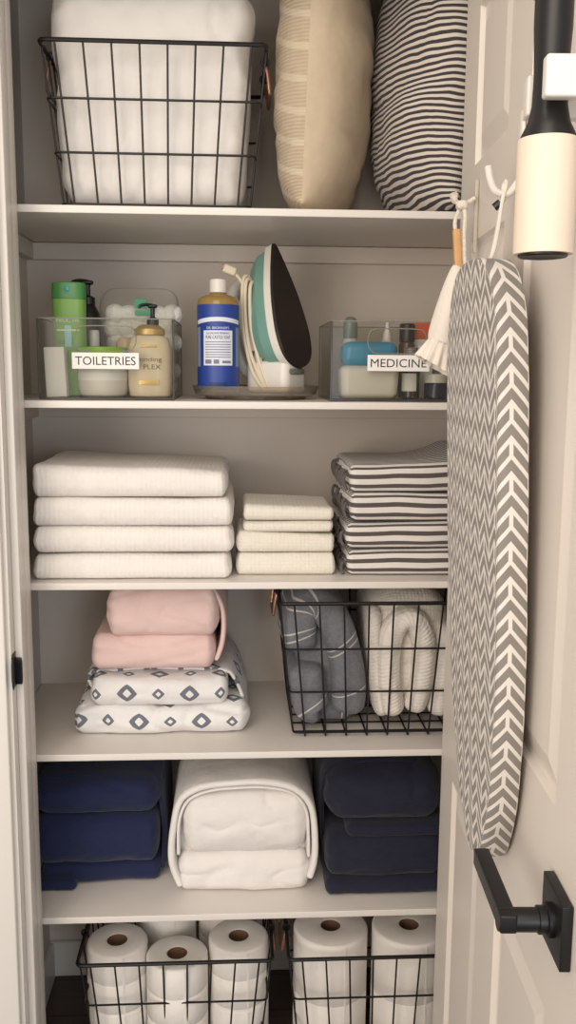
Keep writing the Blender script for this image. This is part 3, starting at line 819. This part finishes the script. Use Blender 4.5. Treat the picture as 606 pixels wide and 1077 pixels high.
# ------------------------------------------------------------------ shelf of bins, bottle and iron
def make_bin(label,xc,lab,lx,lw):
    W,D,Hh=.232,.235,.139; y0=.04; t=thing('clear_bin',label,'bin',(xc,y0+D/2,Z2+.0005),0,'clear acrylic bins')
    th=.003; g=G()
    walls={'front_panel':box(-W/2,W/2,-D/2,-D/2+th,.0,Hh),'back_panel':box(-W/2,W/2,D/2-th,D/2,.0,Hh),
      'left_panel':box(-W/2,-W/2+th,-D/2+th,D/2-th,0,Hh),'right_panel':box(W/2-th,W/2,-D/2+th,D/2-th,0,Hh),'bin_floor':box(-W/2+th,W/2-th,-D/2+th,D/2-th,.0005,.003)}
    for k2,v in walls.items():
        pn=obj(k2,v,ACRYL,t)
        if k2=='front_panel': front=pn
    e=.0014; g=G()
    c=[(-W/2,-D/2),(W/2,-D/2),(W/2,D/2),(-W/2,D/2)]
    g.join(tube([(-W/2,-D/2,.002),(W/2,-D/2,.002)],.0022,6)); g.join(tube([(-W/2,-D/2,0.001),(-W/2,-D/2,Hh)],.0016,6)); g.join(tube([(W/2,-D/2,0.001),(W/2,-D/2,Hh)],.0016,6))
    obj('smoky_edge',g,ACRYL_EDGE,t)
    g=tube([(x,y,Hh) for x,y in c],.0012,6,True); g.join(tube([(W/2,D/2,.002),(W/2,D/2,Hh)],.0012,6)); g.join(tube([(-W/2,D/2,.002),(-W/2,D/2,Hh)],.0012,6))
    # outline of the finger hole in the front
    hx=0; P=[(-.048,.120),(-.052,.104),(-.047,.090),(-.034,.084),(.034,.084),(.047,.090),(.052,.104),(.048,.120),(.034,.126),(-.034,.126)]
    g.join(tube(catmull([(a,-D/2-.0005,b) for a,b in P],5,True),.0011,6,True))
    obj('rim_edge',g,clear('acrylic edge',(200,200,196),.35),t)
    l=obj('label',rbox(lx-lw/2,lx+lw/2,-D/2-.0022,-D/2-.0009,.053,.081,.0005),PAPER,t)
    text(lab,lw*.90,(lx,-D/2-.0026,.067),INK,l,height=.0145)
    return t
binA=make_bin('clear acrylic bin labelled TOILETRIES at the left end of the shelf',-.225,'TOILETRIES',-.001,.115)
binB=make_bin('clear acrylic bin labelled MEDICINE beside the door edge',.282,'MEDICINE',.003,.110)
zi=Z2+.0038    # inside floor of the bins
GREEN=plain('bright green plastic',(122,168,80),.35,var=.05); GREEND=plain('dark green plastic',(70,134,70),.35,var=.05); TEALP=plain('teal plastic',(52,160,160),.25,var=.05)
# green shampoo
sh=thing('shampoo_bottle','tall green shampoo bottle with darker green cap in the toiletries bin','bottle',(-.299,.118,zi))
g=lathe([(.022,0),(.0275,.003),(.0285,.02),(.0285,.12),(.0295,.172)],40,1,.72,power=3.2); obj('bottle_body',g,GREEN,sh)
g=lathe([(.0297,.1725),(.0297,.198),(.028,.201),(.02,.202)],40,1,.72,power=3.2); obj('cap',g,GREEND,sh)
g=lathe([(.0055,0),(.005,.002),(.003,.003)],20).map(lambda p:Vector((p.x,-.0205-p.z,.189+p.y))); obj('cap_badge',g,TEALP,sh)
PALEG=plain('pale green print',(206,228,190),.5); DKG=plain('dark teal print',(30,92,96),.5)
text('FRUCTIS',.040,(0,-.0216,.135),PALEG,sh,height=.007); text('curl',.024,(-.004,-.0210,.098),DKG,sh,height=.010)
g=rbox(-.020,.020,-.0214,-.0206,.116,.119,.0003); obj('print_line',g,PALEG,sh)
g=rbox(-.006,.006,-.0212,-.0204,.088,.126,.0003); obj('print_stripe',g,plain('light blue print',(150,205,215),.4),sh)
# black pump bottle behind it
def pump(parent,x,y,z,m,s=1,dirx=-1):
    g=lathe([(.0125*s,0),(.0125*s,.012*s),(.009*s,.014*s),(.0045*s,.016*s),(.0045*s,.034*s)],24).move((x,y,z)); o=obj('pump_collar',g,m,parent)
    g=soft(.020*s,.013*s,.008*s,.004*s,k=2,n=(1,1,1)).move((x,y,z+.038*s)); g.join(tube(catmull([(x,y,z+.040*s),(x+dirx*.012*s,y-.002,z+.041*s),(x+dirx*.024*s,y-.004,z+.039*s),(x+dirx*.028*s,y-.005,z+.034*s)],4),.0035*s,8)); obj('pump_head',g,m,parent)
bp_=thing('pump_bottle','black pump bottle half hidden behind the green shampoo','bottle',(-.276,.185,zi))
g=lathe([(.02,0),(.026,.003),(.027,.02),(.027,.125),(.022,.15),(.012,.168)],32); obj('bottle_body',g,BLACKP,bp_); pump(bp_,0,0,.168,BLACKP,1.05)
# white carton in front
CART=plain('white carton',(226,222,216),.6,var=.03)
g=rbox(-.0175,.0175,-.012,.012,0,.086,.001).rot(Matrix.Rotation(math.radians(-2.2),3,'Y'))
o=obj('small_carton',g,CART,None,30,(-.3135,.063,zi+.0008)); tag(o,'small plain white carton at the left front of the toiletries bin','box')
# white jar with green lid
jr=thing('cream_jar','round white jar with a bright green lid behind the TOILETRIES label','jar',(-.239,.098,zi))
g=lathe([(.034,0),(.041,.004),(.0445,.016),(.0445,.042),(.042,.060),(.040,.068)],44); obj('jar_body',g,WHITEP,jr)
g=lathe([(.0435,.0685),(.0435,.086),(.042,.088),(.03,.0885)],44); obj('lid',g,plain('lime green plastic',(140,196,58),.3),jr)
g=lathe([(.0448,.030),(.0448,.044)],44,cap=False); obj('label_band',g,PAPER,jr)
# beige pump bottle
hp=thing('pump_bottle','cream coloured conditioner bottle with black pump at the right of the toiletries bin','bottle',(-.1545,.092,zi))
BEI=plain('pearly beige plastic',(228,210,182),.3,var=.03); GOLD=plain('gold foil',(206,176,112),.3,metal=.5); BRN=plain('brown print',(120,92,62),.6)
g=lathe([(.030,0),(.036,.003),(.0385,.02),(.0390,.07),(.0375,.092),(.033,.104),(.024,.110)],44,1,.66,power=2.6); obj('bottle_body',g,BEI,hp)
g=lathe([(.0275,.1105),(.027,.120),(.018,.1265),(.014,.128)],36,1,.8); obj('collar',g,GOLD,hp)
pump(hp,.006,0,.128,BLACKP,.85,-1)
text('bonding',.046,(0,-.0258,.066),BRN,hp,height=.010); text('PLEX',.030,(.006,-.0258,.054),BRN,hp,height=.008)
g=rbox(-.018,.018,-.0266,-.0252,.022,.031,.0004); g.join(rbox(-.014,.014,-.0264,-.0250,.088,.092,.0004)); obj('foil_band',g,GOLD,hp)
# small things between
wt=thing('small_tube','thin white capped tube standing behind the green lidded jar','tube',(-.262,.155,zi))
obj('tube_body',lathe([(.010,0),(.012,.004),(.012,.085),(.011,.09)],24),WHITEP,wt); obj('cap',lathe([(.0095,.0905),(.0095,.118),(.008,.12)],24),plain('pale grey plastic',(205,205,205),.35),wt)
wt=thing('roll_on_bottle','small beige bottle with a round cap behind the cream pump bottle','bottle',(-.205,.158,zi))
obj('bottle_body',lathe([(.016,0),(.019,.004),(.019,.065),(.016,.072)],28),BEI,wt); obj('cap',lathe([(.0165,.0725),(.0185,.082),(.0175,.098),(.012,.106),(.004,.108)],28),plain('tan plastic',(205,182,152),.35),wt)
# bag of cotton balls
cb=thing('cotton_ball_bag','clear plastic bag of white cotton balls leaning at the back of the toiletries bin','bag',(-.185,.225,zi))
COT=cloth('white cotton wool',(238,236,232),wr=60,wstr=.8)
g=G()
for a in range(5):
    for b in range(6):
        r=.0185+random.uniform(-.001,.002); x=-.052+a*.026+(b%2)*.008; zz=.020+b*.0265
        g.join(soft(r*2,r*1.9,r*2,r*.95,k=3,n=(1,1,1)).move((x+random.uniform(-.003,.003),random.uniform(-.004,.004),zz)))
f=obj('cotton_filling',g,COT,cb,80); f['kind']='stuff'
def bagfn(p,q):
    p=p.copy(); p.y+=.006*nz(p,28,3); p.x+=.004*nz(p,30,5); 
    k2=max(0,(p.z-.07)/.03); p.y*=max(.15,1-.8*k2); return p
g=soft(.150,.050,.200,.03,.024,.03,k=3,n=(14,3,16),fn=bagfn).move((0,0,.102)); obj('bag_film',g,FILM,cb,80)
GRP=plain('green print',(60,150,110),.5)
g=G()
for a,b,w in ((.168,.0045,.040),(.155,.0045,.030),(.176,.004,.022)): g.join(rbox(-.006,w-.006,-.0285,-.0278,a-b,a+b,.0003))
obj('printed_mark',g,GRP,cb)

# turntable
tt=thing('turntable','smoky brown clear turntable tray under the soap bottle and steam iron','turntable',(.036,.162,Z2+.0005))
obj('base_ring',lathe([(.092,0),(.095,.002),(.095,.0055),(.06,.0055),(.06,.0)],56,cap=False),SMOKE,tt)
g=lathe([(.0,.0062),(.108,.0062),(.112,.008),(.1175,.024),(.1185,.0242),(.1185,.0225),(.1135,.0095),(.110,.0105),(.0,.0105)],72,cap=False); obj('tray',g,SMOKE,tt)
ztt=Z2+.0005+.0108
# peppermint soap bottle
BLU=plain('royal blue label',(38,66,146),.45,var=.05); AMB=plain('amber soap',(150,122,70),.15,var=.08); BWH=plain('pale label print',(222,226,236),.6)
so=thing('soap_bottle','blue labelled liquid soap bottle with white cap on the turntable','bottle',(-.033,.128,ztt))
R=.0385
obj('bottle_body',lathe([(.034,0),(.0375,.003),(.0382,.01),(.0382,.160),(.037,.167),(.031,.173),(.0165,.177),(.0145,.180)],48),AMB,so)
obj('cap',lathe([(.0155,.1805),(.0155,.201),(.0148,.2035),(.011,.204)],36),WHITEP,so)
obj('blue_label',lathe([(R,.006),(R,.158)],64,cap=False),BLU,so)
def arc(a0,a1,z0,z1,r,n=18):
    g=G(); vs=[]
    for i in range(n+1):
        a=a0+(a1-a0)*i/n; vs+=[(r*math.sin(a),-r*math.cos(a),z0),(r*math.sin(a),-r*math.cos(a),z1)]
    return g.add(vs,[(2*i,2*i+2,2*i+3,2*i+1) for i in range(n)])
lp=obj('label_panel',arc(-.72,.72,.050,.112,R+.0004),BWH,so)
g=G()
for i in range(25):   # arched banner over the panel
    pass
def banner():
    g=G(); vs=[]; n=28
    for i in range(n+1):
        a=-1.25+2.5*i/n; zz=.122+.006*math.cos(a*1.2); vs+=[(( R+.0004)*math.sin(a),-(R+.0004)*math.cos(a),zz),((R+.0004)*math.sin(a),-(R+.0004)*math.cos(a),zz+.0075)]
    return g.add(vs,[(2*i,2*i+2,2*i+3,2*i+1) for i in range(n)])
obj('banner',banner(),BWH,so)
obj('side_panel',arc(-1.35,-.95,.048,.118,R+.0003,6),plain('grey blue print',(132,142,170),.6),so); obj('side_panel',arc(.95,1.35,.048,.118,R+.0003,6),plain('grey blue print',(132,142,170),.6),so)
DBL=plain('navy print',(28,38,86),.6)
text("DR. BRONNER'S",.042,(0,0,.1165),BWH,so,height=.0042,bendr=R+.0008)
text('ALL-ONE HEMP PEPPERMINT',.044,(0,0,.107),DBL,so,height=.0034,bendr=R+.0008)
text('PURE-CASTILE SOAP',.046,(0,0,.100),DBL,so,height=.0060,bendr=R+.0008)
g=G()
for zz in (.091,.0865,.082,.0775,.073,.0685,.064): g.join(arc(-.62,.62,zz,zz+.0014,R+.0008))
g.join(arc(-.62,-.30,.053,.0605,R+.0008,5)); g.join(arc(-.20,.05,.053,.0605,R+.0008,5)); g.join(arc(.2,.62,.054,.0585,R+.0008,5))
obj('print_lines',g,plain('grey print',(120,128,150),.6),so)
obj('lower_print',arc(-.42,.42,.012,.020,R+.0005),plain('dark blue print',(26,46,112),.5),so)

# steam iron
SOLE=plain('dark soleplate',(46,36,35),.42,metal=.25,var=.12,scale=40)
TEAL=plain('sea green plastic',(116,158,146),.35,var=.05)
IRW=plain('iron white plastic',(226,222,214),.3,var=.02)
TANK=clear('frosted tank',(225,230,226),.55)
prof=[(-.006,.006),(.0,.024),(.012,.040),(.03,.050),(.06,.0545),(.10,.050),(.14,.0405),(.18,.026),(.21,.0125),(.226,.0045),(.230,.0)]
pp=catmull([(b,0,a) for a,b in prof],4)
out=[(p.x,p.z) for p in pp]+[(-p.x,p.z) for p in reversed(pp[:-1])]
ir=thing('steam_iron','white and sea green steam iron standing on its heel on the turntable','iron',(.117,.128,ztt))
Rm=Matrix.Rotation(math.radians(54),3,'Z')@Matrix.Rotation(math.radians(-15),3,'X')
OFF=Vector((0,0,.052))
def ip(name,g,m,sharp=40): return obj(name,g.rot(Rm).move(OFF),m,ir,sharp)
c0=(0,.09)
ip('soleplate',prism(out,-.003,.003,.985,1,c0),SOLE)
ip('sole_edge',prism(out,.0032,.018,1.0,.99,c0).join(prism(out,.018,.0208,.99,.95,c0)),IRW)
ip('green_body',prism(out,.021,.042,.94,.91,c0).join(prism(out,.042,.060,.91,.78,c0)),TEAL)
def upper(z0,z1,s):
    g=G(); rows=[]
    N=14
    for i in range(N+1):
        t_=i/N; zz=z0+(z1-z0)*t_; w=s*(1-t_**2.2)**.7+.002; hgt=.046*(1-t_**1.8)+.003; row=[]
        for k2 in range(17):
            a=PI*k2/16; row.append(len(g.v)); g.v.append((w*math.cos(a),.058+hgt*math.sin(a)**.8,zz)); g.uv.append((k2,zz))
        rows.append(row)
    for A,B in zip(rows,rows[1:]):
        for k2 in range(16): g.f.append((A[k2],A[k2+1],B[k2+1],B[k2]))
    g.f.append(tuple(rows[0])); g.f.append(tuple(rows[-1])); return g
ip('water_tank',upper(.045,.19,.036),TANK)
ip('upper_housing',upper(-.005,.085,.033),IRW)
hd=soft(.15,.026,.024,.012,.012,.010,k=3,n=(16,1,1)); Ph=[Vector((.075,0,.19)),Vector((.112,0,.165)),Vector((.128,0,.115)),Vector((.128,0,.06)),Vector((.115,0,.015)),Vector((.075,0,.0))]
Ph=catmull(Ph,6); bend(hd,Ph,.15); hd.map(lambda p:Vector((p.y,p.x,p.z))); ip('handle',hd,IRW)
heel=soft(.072,.094,.060,.014,.016,.008,k=3,n=(1,2,1)).move((0,.053,.0302)).rot(Matrix.Rotation(math.radians(54),3,'Z')); obj('heel',heel,IRW,ir)
g=soft(.054,.006,.011,.0045,.0025,.0045,k=3,n=(4,1,1)).map(lambda p:Vector((p.x,.0045+p.y+p.x*p.x*6,.040+p.z))).rot(Matrix.Rotation(math.radians(54),3,'Z')); obj('dial_band',g,GREYP,ir)
CRD=plain('cream cord',(222,210,186),.5)
base=Vector((.117,.128,ztt))
def cordp(pts): return tube([Vector(p)-base for p in catmull(pts,8)],.0034,8)
g=G()
g.join(cordp([(.034,.185,1.545),(.020,.168,1.560),(.012,.160,1.548),(.011,.158,1.50),(.016,.152,1.44),(.030,.142,1.385),(.050,.134,1.352)]))
g.join(cordp([(.036,.182,1.535),(.024,.165,1.554),(.017,.156,1.54),(.017,.152,1.48),(.026,.146,1.42),(.046,.136,1.37),(.058,.132,1.351)]))
g.join(cordp([(.038,.180,1.53),(.030,.162,1.548),(.025,.152,1.53),(.027,.146,1.47),(.040,.138,1.41),(.058,.129,1.36),(.064,.128,1.352)]))
g.join(cordp([(.012,.160,1.545),(.004,.158,1.556),(-.002,.158,1.562)]))
obj('cord',g,CRD,ir)
g=soft(.026,.014,.017,.005,k=3,n=(1,1,1)).rot(Matrix.Rotation(math.radians(22),3,'Y')).move(Vector((-.012,.156,1.569))-base); obj('plug',g,CRD,ir)
g=G()
for dz in (-.004,.004): g.join(soft(.008,.004,.0022,.0008,k=2,n=(1,1,1)).rot(Matrix.Rotation(math.radians(22),3,'Y')).move(Vector((-.0265,.153,1.576+dz))-base))
obj('plug_pin',g,plain('brass pins',(150,130,90),.3,metal=.7),ir)

# medicine bin contents
BLUEB=plain('bright blue plastic',(62,150,192),.3,var=.04)
fb=thing('first_aid_box','white tub with a rounded bright blue lid at the left front of the medicine bin','box',(.238,.085,zi))
g=soft(.108,.060,.060,.016,.016,.012,k=4,n=(2,1,1),fn=lambda p,q:Vector((p.x*(1-.06*(.5-p.z/.06)),p.y,p.z))).move((0,0,.030)); obj('tub',g,WHITEP,fb)
g=soft(.100,.056,.044,.016,.016,.016,k=4,n=(2,1,1)).move((0,0,.0795)); obj('lid',g,BLUEB,fb)
cbt=thing('small_bottle','slim clear bottle with a round grey cap at the back left of the medicine bin','bottle',(.217,.19,zi))
obj('bottle_body',lathe([(.012,0),(.0145,.003),(.0145,.105),(.0135,.110)],28,1,.8),plain('milky plastic',(200,198,190),.25),cbt)
obj('cap',lathe([(.0138,.1105),(.0142,.135),(.0125,.145),(.007,.1505),(.002,.1515)],28,1,.8),plain('grey green plastic',(112,124,120),.3),cbt)
obj('label_band',arc(-1.1,1.1,.060,.085,.0149,10).map(lambda p:Vector((p.x,p.y*.8,p.z))),plain('grey label',(150,150,146),.5),cbt)
wb=thing('nozzle_bottle','white squeeze bottle with a narrow nozzle behind the blue lidded tub','bottle',(.284,.165,zi))
obj('bottle_body',lathe([(.018,0),(.021,.004),(.021,.085),(.018,.098),(.010,.106)],28),plain('off white plastic',(218,212,200),.35),wb)
obj('nozzle',lathe([(.0085,.1065),(.0075,.118),(.0045,.128),(.003,.140)],20),WHITEP,wb)
dk=thing('medicine_bottle','small dark bottle with a ribbed silver cap and white label in the medicine bin','bottle',(.317,.095,zi))
obj('bottle_body',lathe([(.014,0),(.017,.003),(.0175,.06),(.014,.070),(.011,.073)],28),plain('dark glass',(38,34,36),.15),dk)
ps_=[(.0125,.0735)]+[(.0125+.0006*(i%2),.0735+.0016*i) for i in range(1,12)]+[(.011,.0925)]
obj('cap',lathe(ps_,28),plain('silver cap',(176,174,168),.35,metal=.5),dk)
obj('label_band',arc(-1.2,.5,.014,.046,.0179,12),PAPER,dk)
bl=thing('black_capped_bottle','bottle with a tall black cap beside the orange carton in the medicine bin','bottle',(.322,.165,zi))
obj('bottle_body',lathe([(.013,0),(.0155,.003),(.0155,.098),(.013,.104)],28),plain('brown glass',(84,62,48),.2),bl)
obj('cap',lathe([(.0145,.1045),(.0145,.136),(.013,.138),(.008,.1385)],28),BLACKP,bl)
oc=thing('medicine_carton','orange topped carton at the back of the medicine bin','box',(.348,.195,zi))
obj('carton_body',rbox(-.020,.020,-.015,.015,0,.110,.0008),CART,oc); obj('orange_top',rbox(-.0202,.0202,-.0152,.0152,.1102,.141,.0008),plain('orange card',(214,92,50),.55),oc)
nj=thing('small_jar','small navy jar with white lid partly behind the hanging cloth in the medicine bin','jar',(.362,.085,zi))
obj('jar_body',lathe([(.018,0),(.0205,.003),(.0205,.026),(.019,.029)],28),plain('navy plastic',(36,38,66),.25),nj); obj('lid',lathe([(.0208,.0295),(.0208,.044),(.019,.0455)],28),WHITEP,nj)
wv=thing('folded_leaflet','folded white leaflet standing beside the orange carton in the medicine bin','leaflet',(.352,.14,zi))
obj('paper_sheet',rbox(-.014,.014,-.004,.004,0,.098,.0008).rot(Matrix.Rotation(math.radians(8),3,'Z')),PAPER,wv)

# ------------------------------------------------------------------ light
def area(name,loc,target,size,power,color,sy=None):
    l=bpy.data.lights.new(name,'AREA'); l.energy=power; l.color=color; l.size=size
    if sy: l.shape='RECTANGLE'; l.size_y=sy
    o=bpy.data.objects.new(name,l); COL.objects.link(o); o.location=loc
    o.rotation_euler=(Vector(target)-Vector(loc)).to_track_quat('-Z','Y').to_euler(); return o
area('ceiling_lamp',(-.45,-2.3,2.5),(0.1,0,1.0),1.4,25,(1,.88,.76))
area('room_fill',(-1.35,-2.6,1.25),(.3,-.3,.9),1.3,31,(1,.90,.80),1.2)  # added warm fill, no actual lamp: brightens the back walls and the door
area('window_daylight',(.75,-3.2,1.15),(-.3,.2,.7),.8,17,(.80,.90,1.0),1.1)
w=bpy.data.worlds.new('room'); sc.world=w; w.use_nodes=True
bg=w.node_tree.nodes['Background']; bg.inputs[0].default_value=(1,.92,.84,1); bg.inputs[1].default_value=.66
sc.view_settings.view_transform='Standard'; sc.view_settings.look='None'; sc.view_settings.exposure=0
